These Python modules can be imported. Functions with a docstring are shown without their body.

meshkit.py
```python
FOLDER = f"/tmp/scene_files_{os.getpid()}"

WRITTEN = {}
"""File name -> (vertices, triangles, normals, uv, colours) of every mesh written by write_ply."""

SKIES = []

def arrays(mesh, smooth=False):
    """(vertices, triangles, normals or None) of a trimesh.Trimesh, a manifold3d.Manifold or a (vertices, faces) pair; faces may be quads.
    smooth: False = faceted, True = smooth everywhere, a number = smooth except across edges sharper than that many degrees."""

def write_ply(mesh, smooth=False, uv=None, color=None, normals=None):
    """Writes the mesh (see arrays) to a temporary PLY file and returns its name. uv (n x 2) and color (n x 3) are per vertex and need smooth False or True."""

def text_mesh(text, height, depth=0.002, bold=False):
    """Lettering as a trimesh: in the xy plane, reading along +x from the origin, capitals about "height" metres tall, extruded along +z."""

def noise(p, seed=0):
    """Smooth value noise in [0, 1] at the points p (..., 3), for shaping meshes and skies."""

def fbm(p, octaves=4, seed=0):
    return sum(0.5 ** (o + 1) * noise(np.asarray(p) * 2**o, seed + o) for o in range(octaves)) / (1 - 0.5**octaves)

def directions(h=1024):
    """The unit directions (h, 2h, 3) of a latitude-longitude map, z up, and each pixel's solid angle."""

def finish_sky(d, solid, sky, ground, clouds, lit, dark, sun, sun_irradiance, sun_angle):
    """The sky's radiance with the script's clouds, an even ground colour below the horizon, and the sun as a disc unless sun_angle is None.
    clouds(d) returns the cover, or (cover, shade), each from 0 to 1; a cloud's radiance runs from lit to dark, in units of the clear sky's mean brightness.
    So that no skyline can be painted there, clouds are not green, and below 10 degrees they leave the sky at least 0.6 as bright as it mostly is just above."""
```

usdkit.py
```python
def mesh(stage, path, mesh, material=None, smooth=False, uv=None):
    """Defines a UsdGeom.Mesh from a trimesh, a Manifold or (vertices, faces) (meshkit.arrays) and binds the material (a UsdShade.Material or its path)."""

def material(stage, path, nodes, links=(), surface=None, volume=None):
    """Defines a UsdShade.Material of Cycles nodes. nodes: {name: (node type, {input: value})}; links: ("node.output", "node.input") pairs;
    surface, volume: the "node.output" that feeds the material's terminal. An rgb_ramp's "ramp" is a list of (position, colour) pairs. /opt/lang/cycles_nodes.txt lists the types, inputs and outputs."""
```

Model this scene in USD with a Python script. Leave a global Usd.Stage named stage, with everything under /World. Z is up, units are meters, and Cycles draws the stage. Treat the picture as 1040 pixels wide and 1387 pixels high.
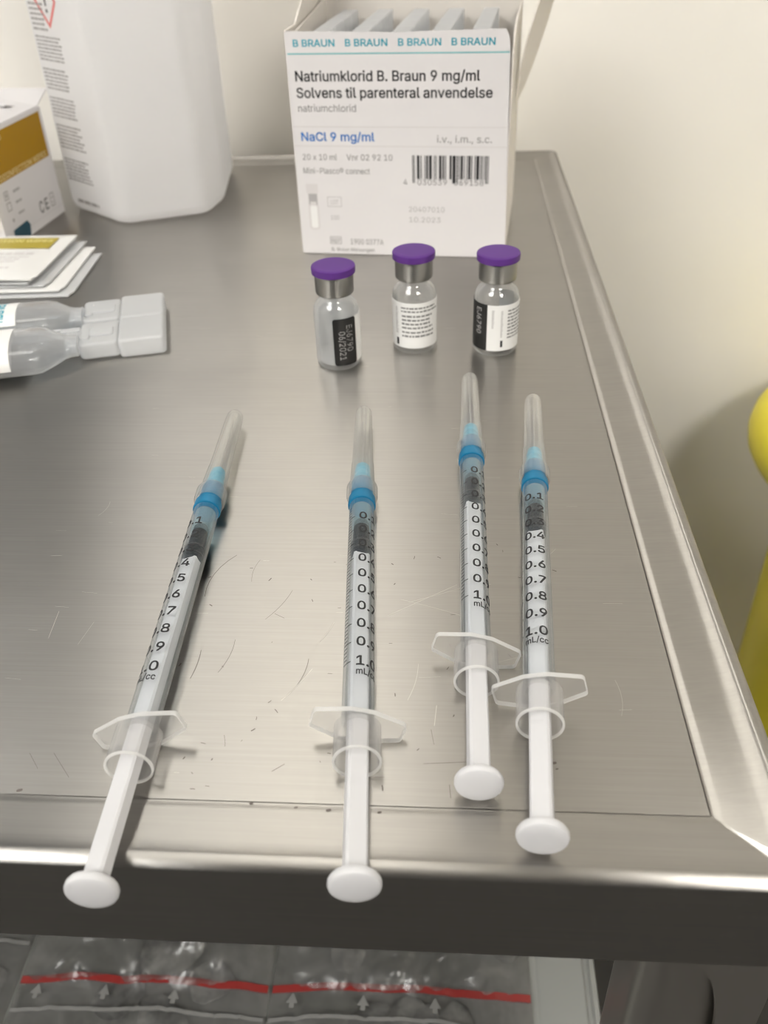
import math, random
import numpy as np, trimesh, usdkit, meshkit
from shapely.geometry import Polygon, Point, box as sbox, LineString
from shapely.ops import unary_union
from pxr import Usd, UsdGeom, UsdLux, UsdShade, Gf, Sdf, Vt

stage = Usd.Stage.CreateInMemory()
UsdGeom.SetStageUpAxis(stage, UsdGeom.Tokens.z)
UsdGeom.SetStageMetersPerUnit(stage, 1.0)
UsdGeom.Xform.Define(stage, '/World')
T0 = 0.85                      # height of the tray surface over the floor (m); the floor is z = 0
S = 0.001                      # everything below is written in millimetres, z = 0 on the tray
PI = math.pi

# ------------------------------------------------------------------ camera
cam = UsdGeom.Camera.Define(stage, '/World/camera')
FPX = 1200.75
cam.CreateHorizontalApertureAttr(3.6)
cam.CreateVerticalApertureAttr(3.6 * 1387 / 1040)
cam.CreateFocalLengthAttr(FPX / 1040 * 3.6)
cam.CreateFStopAttr(2.7)
cam.CreateFocusDistanceAttr(0.225)
cam.CreateClippingRangeAttr(Gf.Vec2f(0.01, 50))
EXPOSURE = 0.68
cam.CreateExposureAttr(EXPOSURE)
R = np.array([0.9975, 0.0613, -0.0338]); U = np.array([-0.009, 0.5918, 0.806]); F = np.array([-0.0694, 0.8037, -0.5909])
F /= np.linalg.norm(F); R -= F * (R @ F); R /= np.linalg.norm(R); U = np.cross(R, F)
m = Gf.Matrix4d(*R, 0, *U, 0, *(-F), 0, 0, 0, T0 + 0.14925, 1)
cam.AddTransformOp().Set(m)

# ------------------------------------------------------------------ world light (dim bounce of the rest of the building)
usdkit.material(stage, '/World/Looks/world_air', {'b': ('background_shader', {'color': (0.75, 0.8, 0.9), 'strength': 0.02})}, surface='b.background')
dome = UsdLux.DomeLight.Define(stage, '/World/dome_light')
dome.CreateIntensityAttr(0.02)
dome.CreateColorAttr(Gf.Vec3f(0.85, 0.9, 1.0))

LAMPS = [  # name, centre x, y (mm), size x, y (mm), strength, colour, label
    ('ceiling_light', -1250, -1050, 950, 950, 12.5, (1.0, 0.985, 0.955), 'square white ceiling panel lamp behind and left of the trolley'),
    ('ceiling_light', -330, 420, 700, 320, 5.8, (1.0, 0.965, 0.90), 'wide white ceiling lamp over the trolley near the wall'),
    ('ceiling_light', 900, -1350, 600, 600, 23.0, (1.0, 0.96, 0.9), 'square white ceiling panel lamp behind and right of the trolley'),
]

# ------------------------------------------------------------------ helpers
used = {}
def numbered(parent, name):
    k = (parent, name); n = used.get(k, 0); used[k] = n + 1
    return name if n == 0 else f'{name}_{n:03d}'

def tag(p, label=None, cat=None, group=None, kind=None):
    for k, v in (('label', label), ('category', cat), ('group', group), ('kind', kind)):
        if v: p.SetCustomDataByKey(k, v)
    return p

def thing(name, label, cat, loc=(0, 0, 0), rz=0.0, group=None, kind=None):
    x = UsdGeom.Xform.Define(stage, '/World/' + numbered('/World', name))
    x.AddTranslateOp().Set(Gf.Vec3d(loc[0] * S, loc[1] * S, T0 + loc[2] * S))
    if rz: x.AddRotateZOp().Set(rz)
    return tag(x.GetPrim(), label, cat, group, kind)

def VF(mesh):
    if hasattr(mesh, 'to_mesh'):
        q = mesh.to_mesh(); return np.asarray(q.vert_properties[:, :3], float), np.asarray(q.tri_verts)
    if isinstance(mesh, tuple):
        v, f = np.asarray(mesh[0], float), np.asarray(mesh[1], int)
        if f.shape[1] == 4: f = np.vstack([f[:, [0, 1, 2]], f[:, [0, 2, 3]]])
        return v, f
    return np.asarray(mesh.vertices, float), np.asarray(mesh.faces)

def part(parent, name, mesh, mat, smooth=35, label=None, top=False, kind=None):
    v, f = VF(mesh)
    v = v * S
    base = '/World' if parent is None else str(parent.GetPath())
    if parent is None: v = v + [0, 0, T0]
    p = usdkit.mesh(stage, base + '/' + numbered(base, name), trimesh.Trimesh(v, f, process=False), mat, smooth=smooth).GetPrim()
    return tag(p, label=label, kind=kind)

def cat(ms):
    ms = [m for m in ms if m is not None]
    out_v, out_f, n = [], [], 0
    for m in ms:
        v, f = VF(m); out_v.append(v); out_f.append(f + n); n += len(v)
    return trimesh.Trimesh(np.vstack(out_v), np.vstack(out_f), process=False)

def bx(x0, x1, y0, y1, z0, z1):
    b = trimesh.creation.box((x1 - x0, y1 - y0, z1 - z0)); b.apply_translation(((x0 + x1) / 2, (y0 + y1) / 2, (z0 + z1) / 2)); return b

def rings(loops, closed=False, cap0=False, cap1=False):
    """Skin through loops of equal length (each loop a ring of points)."""
    L = np.asarray(loops, float); n, k = L.shape[:2]
    v = L.reshape(-1, 3); f = []
    for i in range(n if closed else n - 1):
        a, b = i * k, ((i + 1) % n) * k
        for j in range(k):
            j2 = (j + 1) % k
            f += [[a + j, a + j2, b + j2], [a + j, b + j2, b + j]]
    for on, i, flip in ((cap0, 0, True), (cap1, n - 1, False)):
        if on:
            c = len(v); v = np.vstack([v, L[i].mean(0)])
            for j in range(k):
                t = [i * k + j, i * k + (j + 1) % k, c]
                f.append(t[::-1] if flip else t)
    return trimesh.Trimesh(v, np.array(f), process=False)

def fixn(m):
    m = trimesh.Trimesh(*VF(m), process=True); m.merge_vertices(); m.fix_normals(); return m

def lathe(profile, axis='z', n=48, closed=False):
    """Revolve (h, r) points; closed joins last to first (a tube wall)."""
    a = np.arange(n) * 2 * PI / n
    loops = [np.stack([r * np.cos(a), r * np.sin(a), np.full(n, h)], 1) for h, r in profile]
    if closed: m = rings(loops, closed=True)
    else: m = rings(loops, cap0=True, cap1=True)
    return fixn(m)

def rounded_rect(w, d, r, n=6):
    return Polygon(sbox(-w / 2, -d / 2, w / 2, d / 2).buffer(-r).buffer(r, quad_segs=n).exterior.coords)

def extrude(poly, h, z=0):
    m = trimesh.creation.extrude_polygon(poly, h); m.apply_translation((0, 0, z)); return m

def bevel_prism(poly, h, b, steps=3):
    """A prism with rounded top and bottom edges: stacked inset outlines, filled with triangulated caps."""
    n = 72
    def loop(p):
        e = p.exterior; return [e.interpolate(i / n, normalized=True).coords[0] for i in range(n)]
    base = loop(poly); c = np.array(poly.centroid.coords[0])
    lv = []
    for i in range(steps + 1):
        t = i / steps * PI / 2
        lv.append((b * (1 - math.sin(t)), b * (1 - math.cos(t))))
    prof = [(ins, z) for ins, z in lv] + [(ins, h - z) for ins, z in lv[::-1]]
    base = np.array(base); d = base - c
    ln = np.linalg.norm(d, axis=1, keepdims=True)
    loops = []
    for ins, z in prof:
        q = c + d * (1 - ins / ln); loops.append(np.hstack([q, np.full((n, 1), z)]))
    return fixn(rings(loops, cap0=True, cap1=True))

def text(s, h, bold=False, depth=0.05, width=None, squeeze=None):
    m = meshkit.text_mesh(s, h, depth, bold)
    v = np.array(m.vertices)
    if width: v[:, 0] = (v[:, 0] - v[:, 0].min()) * width / np.ptp(v[:, 0])
    return trimesh.Trimesh(v, m.faces, process=False)

def plate(m, o, ex, ey, en, off=0.03):
    """Puts a flat xy mesh onto a plane: origin o, axes ex, ey, normal en."""
    v, f = VF(m); o, ex, ey, en = (np.asarray(q, float) for q in (o, ex, ey, en))
    v = o + v[:, :1] * ex + v[:, 1:2] * ey + (v[:, 2:] + off) * en
    if np.dot(np.cross(ex, ey), en) < 0: f = f[:, ::-1]
    return trimesh.Trimesh(v, f, process=False)

def rect(x0, x1, y0, y1, t=0.05): return bx(x0, x1, y0, y1, 0, t)

def fine_print(x0, x1, y0, y1, lines, rng, ragged=0.25, fill=0.62, word=(1.2, 4.0), gap=0.6):
    """Lines of print too small to read: a row of word-long bars per line."""
    out = []; p = (y1 - y0) / lines; sc = (x1 - x0)
    for i in range(lines):
        yb = y1 - (i + 1) * p; end = x1 - sc * ragged * rng.random() ** 2; x = x0
        while x < end - gap:
            w = min(rng.uniform(*word) * 1.0, end - x)
            hh = p * fill * rng.uniform(0.8, 1.0)
            out.append(rect(x, x + w, yb + p * 0.15, yb + p * 0.15 + hh)); x += w + gap
    return cat(out)

def wrap(m, r, theta0, frame, t0):
    """Wraps a flat mesh (x along the arc, y along the axis) on a cylinder: frame(theta, t, r) gives points."""
    v, f = trimesh.remesh.subdivide_to_size(*VF(m), 0.7, max_iter=12)
    return trimesh.Trimesh(frame(theta0 + v[:, 0] / r, t0 + v[:, 1], r + 0.03 + v[:, 2]), f, process=False)

# ------------------------------------------------------------------ materials
def mat(name, nodes, links=(), surface=None, volume=None):
    return usdkit.material(stage, '/World/Looks/' + name, nodes, links, surface=surface, volume=volume)

def plain(name, color, rough=0.5, metallic=0.0, bump=0.0, bscale=800, **kw):
    nodes = {'p': ('principled_bsdf', {'base_color': color, 'roughness': rough, 'metallic': metallic, **kw})}
    links = []
    if bump:
        nodes['g'] = ('texture_coordinate', {}); nodes['n'] = ('noise_texture', {'scale': bscale, 'detail': 3.0})
        nodes['b'] = ('bump', {'strength': bump, 'distance': 0.0004})
        links = [('g.object', 'n.vector'), ('n.fac', 'b.height'), ('b.normal', 'p.normal')]
    return mat(name, nodes, links, 'p.BSDF')

def see_through(name, tint, veil, veil_amount, edge=0.5, edge_color=None, ior=1.5, rough=0.02, gloss=None):
    """Thin clear plastic: straight see-through, a fresnel gloss, a milky veil that thickens towards the silhouette."""
    nodes = {
        't': ('transparent_bsdf', {'color': tint}),
        'd': ('principled_bsdf', {'base_color': edge_color or veil, 'roughness': 0.35}),
        'tr': ('translucent_bsdf', {'color': veil}),
        'dm': ('mix_closure', {'fac': 0.5}),
        'g': ('glossy_bsdf', {'color': (1, 1, 1), 'roughness': rough}),
        'fw': ('layer_weight', {'blend': 0.5}), 'fp': ('math', {'math_type': 'power', 'value2': 4.0}),
        'f': ('math', {'math_type': 'multiply_add', 'value2': 0.75, 'value3': gloss if gloss is not None else (0.03 if ior > 1.4 else 0.01), 'use_clamp': True}),
        'ep': ('math', {'math_type': 'power', 'value2': 2.6}),
        'ma': ('math', {'math_type': 'multiply_add', 'value2': edge, 'value3': veil_amount, 'use_clamp': True}),
        'm1': ('mix_closure', {}), 'm2': ('mix_closure', {}),
    }
    links = [('d.BSDF', 'dm.closure1'), ('tr.BSDF', 'dm.closure2'), ('fw.facing', 'ep.value1'), ('ep.value', 'ma.value1'), ('ma.value', 'm1.fac'),
             ('t.BSDF', 'm1.closure1'), ('dm.closure', 'm1.closure2'), ('fw.facing', 'fp.value1'), ('fp.value', 'f.value1'), ('f.value', 'm2.fac'), ('m1.closure', 'm2.closure1'), ('g.BSDF', 'm2.closure2')]
    return mat(name, nodes, links, 'm2.closure')

def milky(name, color, trans=0.4, rough=0.4, clear=0.0):
    nodes = {'p': ('principled_bsdf', {'base_color': color, 'roughness': rough}), 't': ('translucent_bsdf', {'color': color}),
             'm': ('mix_closure', {'fac': trans}), 'c': ('transparent_bsdf', {'color': (1, 1, 1)}), 'm2': ('mix_closure', {'fac': clear})}
    links = [('p.BSDF', 'm.closure1'), ('t.BSDF', 'm.closure2'), ('m.closure', 'm2.closure1'), ('c.BSDF', 'm2.closure2')]
    return mat(name, nodes, links, 'm2.closure')

def steel(name, base=(0.405, 0.39, 0.365), rough=0.353, aniso=0.999, tangent=True, streak=0.35):
    nodes = {
        'tc': ('texture_coordinate', {}),
        'mp': ('mapping', {'scale': (22.0, 1100.0, 900.0)}),
        'n': ('noise_texture', {'scale': 1.0, 'detail': 4.0, 'roughness': 0.7}),
        'mp2': ('mapping', {'scale': (9.0, 16.0, 9.0)}),
        'n2': ('noise_texture', {'scale': 1.0, 'detail': 5.0, 'roughness': 0.6}),
        'b': ('bump', {'strength': streak, 'distance': 0.00003}),
        'r': ('map_range', {'from_min': 0.3, 'from_max': 0.7, 'to_min': rough - 0.012, 'to_max': rough + 0.012}),
        'cr': ('rgb_ramp', {'ramp': [(0.3, tuple(c * 0.955 for c in base)), (0.7, tuple(min(1, c * 1.045) for c in base))]}),
        'g': ('geometry', {}),
        'x': ('combine_xyz', {'x': 1.0, 'y': 0.06, 'z': 0.02}),
        'cp': ('vector_math', {'math_type': 'cross_product'}),
        'p': ('metallic_bsdf', {'distribution': 'beckmann', 'fresnel_type': 'f82', 'edge_tint': (0.75, 0.75, 0.75), 'anisotropy': aniso}),
    }
    links = [('tc.object', 'mp.vector'), ('mp.vector', 'n.vector'), ('tc.object', 'mp2.vector'), ('mp2.vector', 'n2.vector'),
             ('n.fac', 'b.height'), ('b.normal', 'p.normal'), ('n2.fac', 'r.value'), ('r.result', 'p.roughness'),
             ('n.fac', 'cr.fac'), ('cr.color', 'p.color'),
             ('g.normal', 'cp.vector1'), ('x.vector', 'cp.vector2'), ('cp.vector', 'p.tangent')]
    return mat(name, nodes, links, 'p.BSDF')

M = {}
M['steel'] = steel('brushed_steel')
M['steel_leg'] = plain('leg_steel', (0.42, 0.40, 0.37), 0.32, 1.0)
M['scratch'] = plain('scratch_bright', (0.62, 0.60, 0.56), 0.5, 0.6)
M['scratch_dark'] = plain('scratch_dark', (0.13, 0.11, 0.10), 0.6)
def wallmat(name, color):
    nodes = {'tc': ('texture_coordinate', {}), 'n': ('noise_texture', {'scale': 5.0, 'detail': 3.0}), 'n2': ('noise_texture', {'scale': 260.0, 'detail': 2.0}),
             'cr': ('rgb_ramp', {'ramp': [(0.35, tuple(c * 0.97 for c in color)), (0.65, color)]}), 'b': ('bump', {'strength': 0.08, 'distance': 0.0006}),
             'p': ('principled_bsdf', {'roughness': 0.55})}
    return mat(name, nodes, [('tc.object', 'n.vector'), ('tc.object', 'n2.vector'), ('n.fac', 'cr.fac'), ('cr.color', 'p.base_color'), ('n2.fac', 'b.height'), ('b.normal', 'p.normal')], 'p.BSDF')
M['wall'] = wallmat('wall_paint', (0.86, 0.835, 0.785))
M['wall_dark'] = wallmat('wall_dark_paint', (0.10, 0.10, 0.105))
M['ceiling'] = wallmat('ceiling_paint', (0.80, 0.79, 0.76))
M['floor'] = wallmat('floor_vinyl', (0.035, 0.033, 0.03))
M['white_card'] = plain('white_card', (0.60, 0.585, 0.59), 0.5, bump=0.05)
M['grey_card'] = plain('grey_card', (0.62, 0.585, 0.54), 0.75, bump=0.1)
M['white_plastic'] = milky('white_plastic', (0.66, 0.66, 0.675), 0.25, 0.38)
M['hdpe'] = milky('bottle_plastic', (0.88, 0.88, 0.89), 0.62, 0.42)
M['ldpe'] = milky('ampoule_plastic', (0.74, 0.75, 0.76), 0.5, 0.3, clear=0.08)
M['ldpe_body'] = see_through('ampoule_body_plastic', (0.86, 0.88, 0.90), (0.80, 0.80, 0.81), 0.30, edge=0.6, rough=0.12)
M['edge_plastic'] = milky('edge_plastic', (0.86, 0.86, 0.85), 0.5, 0.25, clear=0.5)
M['water'] = see_through('clear_liquid', (0.93, 0.95, 0.96), (0.8, 0.85, 0.88), 0.02, edge=0.05, ior=1.33)
M['clear'] = see_through('barrel_plastic', (0.95, 0.96, 0.965), (0.70, 0.74, 0.77), 0.0, edge=0.45, edge_color=(0.36, 0.40, 0.43), gloss=0.004)
M['vaccine'] = see_through('vaccine_liquid', (0.88, 0.95, 0.97), (0.55, 0.80, 0.88), 0.20, edge=0.05, ior=1.33)
M['frost'] = see_through('flange_plastic', (0.95, 0.95, 0.95), (0.88, 0.87, 0.86), 0.06, edge=0.35, rough=0.10)
M['cap_plastic'] = see_through('needle_cap_plastic', (0.94, 0.94, 0.93), (0.88, 0.87, 0.85), 0.02, edge=0.38, rough=0.12)
M['glass'] = see_through('vial_glass', (0.96, 0.965, 0.965), (0.80, 0.81, 0.81), 0.05, edge=0.5, rough=0.015)
M['glass_cloudy'] = see_through('vial_glass_cloudy', (0.96, 0.965, 0.965), (0.80, 0.81, 0.82), 0.20, edge=0.5, rough=0.015)
M['residue'] = see_through('vial_residue', (0.9, 0.9, 0.9), (0.85, 0.86, 0.87), 0.35, edge=0.2)
M['hub_blue'] = milky('hub_blue', (0.0, 0.15, 0.30), 0.12, 0.35)
M['hub_pale'] = milky('hub_pale_blue', (0.06, 0.42, 0.60), 0.3, 0.35)
M['needle'] = plain('needle_steel', (0.55, 0.55, 0.56), 0.3, 1.0)
M['rubber'] = plain('stopper_rubber', (0.010, 0.014, 0.017), 0.8, specular_ior_level=0.1)
M['rubber_black'] = plain('stopper_rib', (0.01, 0.01, 0.012), 0.5)
M['ink'] = plain('black_ink', (0.012, 0.012, 0.014), 0.5)
M['grey_ink'] = plain('grey_ink', (0.34, 0.33, 0.33), 0.6)
M['mid_ink'] = plain('mid_grey_ink', (0.15, 0.145, 0.145), 0.6)
M['print_ink'] = plain('print_ink', (0.20, 0.20, 0.20), 0.6)
M['teal_ink'] = plain('teal_ink', (0.01, 0.27, 0.36), 0.5)
M['teal_line'] = plain('teal_line_ink', (0.16, 0.42, 0.44), 0.5)
M['pale_line'] = plain('pale_line_ink', (0.55, 0.53, 0.53), 0.6)
M['blue_ink'] = plain('blue_ink', (0.01, 0.13, 0.42), 0.5)
M['white_ink'] = plain('white_ink', (0.62, 0.61, 0.60), 0.6)
M['red_ink'] = plain('red_ink', (0.60, 0.12, 0.11), 0.5)
M['gold'] = plain('gold_print', (0.33, 0.18, 0.003), 0.5, specular_ior_level=0.2)
M['gold_light'] = plain('gold_light_print', (0.55, 0.43, 0.20), 0.5)
M['olive'] = plain('olive_print', (0.33, 0.265, 0.03), 0.5)
M['olive_light'] = plain('olive_light_print', (0.60, 0.54, 0.22), 0.5)
M['dark_teal'] = plain('dark_teal_print', (0.012, 0.06, 0.09), 0.5)
M['purple'] = plain('purple_cap', (0.085, 0.026, 0.18), 0.45, specular_ior_level=0.2)
M['alu'] = plain('crimp_aluminium', (0.29, 0.285, 0.275), 0.34, 1.0)
M['black_label'] = plain('black_label', (0.006, 0.006, 0.006), 0.45)
M['label_white'] = plain('label_white', (0.68, 0.68, 0.67), 0.5)
M['label_back'] = plain('label_back', (0.66, 0.67, 0.68), 0.6)
M['sachet'] = plain('sachet_foil', (0.66, 0.66, 0.65), 0.35, bump=0.25, bscale=180)
M['sachet_side'] = plain('sachet_silver', (0.55, 0.56, 0.57), 0.3, 0.3, bump=0.3, bscale=220)
M['yellow'] = plain('yellow_plastic', (0.80, 0.68, 0.04), 0.4)
M['bracket'] = plain('bracket_grey', (0.55, 0.55, 0.55), 0.4)
M['red_zip'] = plain('red_zip_line', (0.20, 0.018, 0.016), 0.45)
M['bag_print'] = plain('bag_print', (0.15, 0.15, 0.145), 0.6)
M['film'] = mat('bag_film_crumpled', {'tc': ('texture_coordinate', {}), 'n': ('noise_texture', {'scale': 48.0, 'detail': 5.0, 'roughness': 0.6, 'distortion': 1.2}),
    'mr': ('map_range', {'from_min': 0.35, 'from_max': 0.68, 'to_min': 0.04, 'to_max': 0.4, 'clamp': True}), 't': ('transparent_bsdf', {'color': (0.80, 0.80, 0.79)}),
    'd': ('principled_bsdf', {'base_color': (0.20, 0.20, 0.195), 'roughness': 0.32}), 'm': ('mix_closure', {}), 'g': ('glossy_bsdf', {'color': (1, 1, 1), 'roughness': 0.22}), 'm2': ('mix_closure', {'fac': 0.03}),
    'b': ('bump', {'strength': 0.45, 'distance': 0.002})},
    [('tc.object', 'n.vector'), ('n.fac', 'mr.value'), ('n.fac', 'b.height'), ('b.normal', 'g.normal'), ('b.normal', 'd.normal'), ('mr.result', 'm.fac'), ('t.BSDF', 'm.closure1'), ('d.BSDF', 'm.closure2'), ('m.closure', 'm2.closure1'), ('g.BSDF', 'm2.closure2')], 'm2.closure')
M['stuffing'] = mat('bag_contents_grey', {'tc': ('texture_coordinate', {}), 'n': ('noise_texture', {'scale': 55.0, 'detail': 4.0, 'roughness': 0.65}),
    'cr': ('rgb_ramp', {'ramp': [(0.32, (0.03, 0.03, 0.03)), (0.5, (0.10, 0.10, 0.097)), (0.7, (0.26, 0.26, 0.25))]}), 'p': ('principled_bsdf', {'roughness': 0.4})},
    [('tc.object', 'n.vector'), ('n.fac', 'cr.fac'), ('cr.color', 'p.base_color')], 'p.BSDF')
M['tube_grey'] = plain('shelf_grey', (0.215, 0.22, 0.21), 0.5)
M['rubber_tyre'] = plain('castor_rubber', (0.03, 0.03, 0.03), 0.7)
M['door'] = plain('door_paint', (0.10, 0.115, 0.135), 0.4)
M['frame_white'] = plain('lamp_frame', (0.8, 0.8, 0.8), 0.4)

# ------------------------------------------------------------------ the room
ZF, ZC = -850, 1700
XL, XR, YF, YB = -1900, 1600, -2400, 600
def struct(name, mesh, m, label=None):
    p = part(None, name, mesh, m, smooth=False); tag(p, label=label, kind='structure'); return p
struct('floor', bx(XL, XR, YF, YB, ZF - 60, ZF), M['floor'], 'dark vinyl floor under the trolley')
struct('ceiling', bx(XL, XR, YF, YB, ZC, ZC + 60), M['ceiling'], 'white ceiling over the room')
struct('wall_back', bx(XL - 80, XR + 80, YB, YB + 80, ZF, ZC), M['wall'], 'cream painted wall behind the steel trolley')
struct('wall_left', bx(XL - 80, XL, YF, YB, ZF, ZC), M['wall'], 'cream wall on the left of the room')
struct('wall_right', bx(XR, XR + 80, YF, YB, ZF, ZC), M['wall'], 'cream wall on the right of the room')
struct('wall_front', bx(XL - 80, XR + 80, YF - 80, YF, ZF, ZC), M['wall_dark'], 'dark grey wall behind the viewer')
struct('baseboard_back', bx(XL, XR, YB - 12, YB, ZF, ZF + 100), M['tube_grey'], 'grey skirting along the foot of the back wall')

nb_ = thing('notice_board', 'dark blue-grey board hung on the back wall, upper left of the trolley', 'board', (-620, YB - 24, 142))
part(nb_, 'panel', bx(-380, 380, 6, 23.5, 0, 900), M['door'], smooth=False)
part(nb_, 'frame', cat([bx(-392, -372, 0, 23.5, -12, 912), bx(372, 392, 0, 23.5, -12, 912), bx(-372, 372, 0, 23.5, -12, 8), bx(-372, 372, 0, 23.5, 892, 912)]), M['bracket'], smooth=False)
for nm, lx, ly, sx, sy, st, col, lab in LAMPS:
    t = thing(nm, lab, 'lamp', (lx, ly, ZC - 40), 0, 'ceiling lamps')
    fr = cat([bx(-sx / 2 - 20, -sx / 2, -sy / 2 - 20, sy / 2 + 20, 0, 40), bx(sx / 2, sx / 2 + 20, -sy / 2 - 20, sy / 2 + 20, 0, 40),
              bx(-sx / 2, sx / 2, -sy / 2 - 20, -sy / 2, 0, 40), bx(-sx / 2, sx / 2, sy / 2, sy / 2 + 20, 0, 40), bx(-sx / 2, sx / 2, -sy / 2, sy / 2, 30, 40)])
    part(t, 'frame', fr, M['frame_white'], smooth=False)
    em = mat(f'lamp_glow_{len(used)}_{abs(int(lx))}', {'e': ('emission', {'color': col, 'strength': st})}, surface='e.emission')
    part(t, 'diffuser', bx(-sx / 2, sx / 2, -sy / 2, sy / 2, 6, 12), em, smooth=False, label='glowing lamp diffuser')

# ------------------------------------------------------------------ the trolley
trolley = thing('instrument_trolley', 'brushed stainless steel trolley with raised rim, carrying the syringes and vials', 'trolley')
X0, X1, Y0, Y1 = -560.0, 51.95, 104.8, 567.1
def dent(y): return float(np.clip((185 - y) / 80, 0, 1)) ** 1.5
def rect_ring(d, z, rho, n=7, lift=0.0):
    """Outline of the inner rectangle pushed outwards by d, corners rounded by rho."""
    x0, x1, y0, y1 = X0 - d, X1 + d, Y0 - d, Y1 + d
    pts = []
    for cx, cy, a0 in ((x1 - rho, y0 + rho, -90), (x1 - rho, y1 - rho, 0), (x0 + rho, y1 - rho, 90), (x0 + rho, y0 + rho, 180)):
        for i in range(n):
            a = math.radians(a0 + 90 * i / (n - 1))
            w = math.sin(math.radians(90 * i / (n - 1))) ** 2 if (a0 == -90 and lift) else 0.0
            pts.append((cx + rho * math.cos(a), cy + rho * math.sin(a), z + w * lift * dent(cy)))
        if a0 == -90:                      # the right side, in short steps: the sheet is pulled up a little near the front corner
            for q in np.linspace(0.02, 0.98, 34) ** 1.6:
                y = (y0 + rho) + q * (y1 - y0 - 2 * rho); pts.append((x1, y, z + lift * dent(y)))
    return pts
def tray_mesh(prof, bend=0):
    return rings([rect_ring(d, z, max(0.4, r), lift=(0.13 * min(max(d - .6, 0), 10.5) if bend and i < bend else 0.0)) for i, (d, z, r) in enumerate(prof)])
prof = [(-0.7, 0.0, .4), (-0.35, 0.02, .4), (0.0, 0.09, .4), (0.4, 0.22, .4), (0.8, 0.32, .5), (1.3, 0.385, .5), (2.2, 0.44, .6), (5.5, 0.70, .8), (8.0, 0.92, 1.2), (9.2, 1.07, 1.4), (10.2, 1.27, 1.7), (11.0, 1.52, 2.0), (11.6, 1.75, 2.2)]
prof += [(12.35 + 2.3 * math.sin(a), 2.0 - 2.2 + 2.2 * math.cos(a), 2.6 + 2.6 * math.sin(a)) for a in np.radians([-14, 0, 14, 28, 42, 56, 70, 82])]
nbend = len(prof)
prof += [(14.65, -2.5, 5.2), (14.65, -25.2, 5.2), (13.4, -25.2, 4.2), (13.4, -2.8, 4.2), (10.5, -0.4, 2.0), (0.0, -1.2, .4)]
rim = tray_mesh(prof, nbend + 3)
# flat field of the tray, top and underside
def grid(x0, x1, y0, y1, z, nx, ny, flip=False):
    xs, ys = np.linspace(x0, x1, nx + 1), np.linspace(y0, y1, ny + 1)
    v = np.array([(x, y, z) for y in ys for x in xs]); f = []
    for j in range(ny):
        for i in range(nx):
            a = j * (nx + 1) + i; q = [a, a + 1, a + nx + 2, a + nx + 1]
            if flip: q = q[::-1]
            f += [[q[0], q[1], q[2]], [q[0], q[2], q[3]]]
    return trimesh.Trimesh(v, np.array(f), process=False)
top = cat([grid(X0 + .9, X1 - .9, Y0 + .9, Y1 - .9, 0.0, 6, 6), grid(X0, X1, Y0, Y1, -1.2, 2, 2, True)])
part(trolley, 'tray_top', cat([top, rim]), M['steel'], smooth=32)

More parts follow.
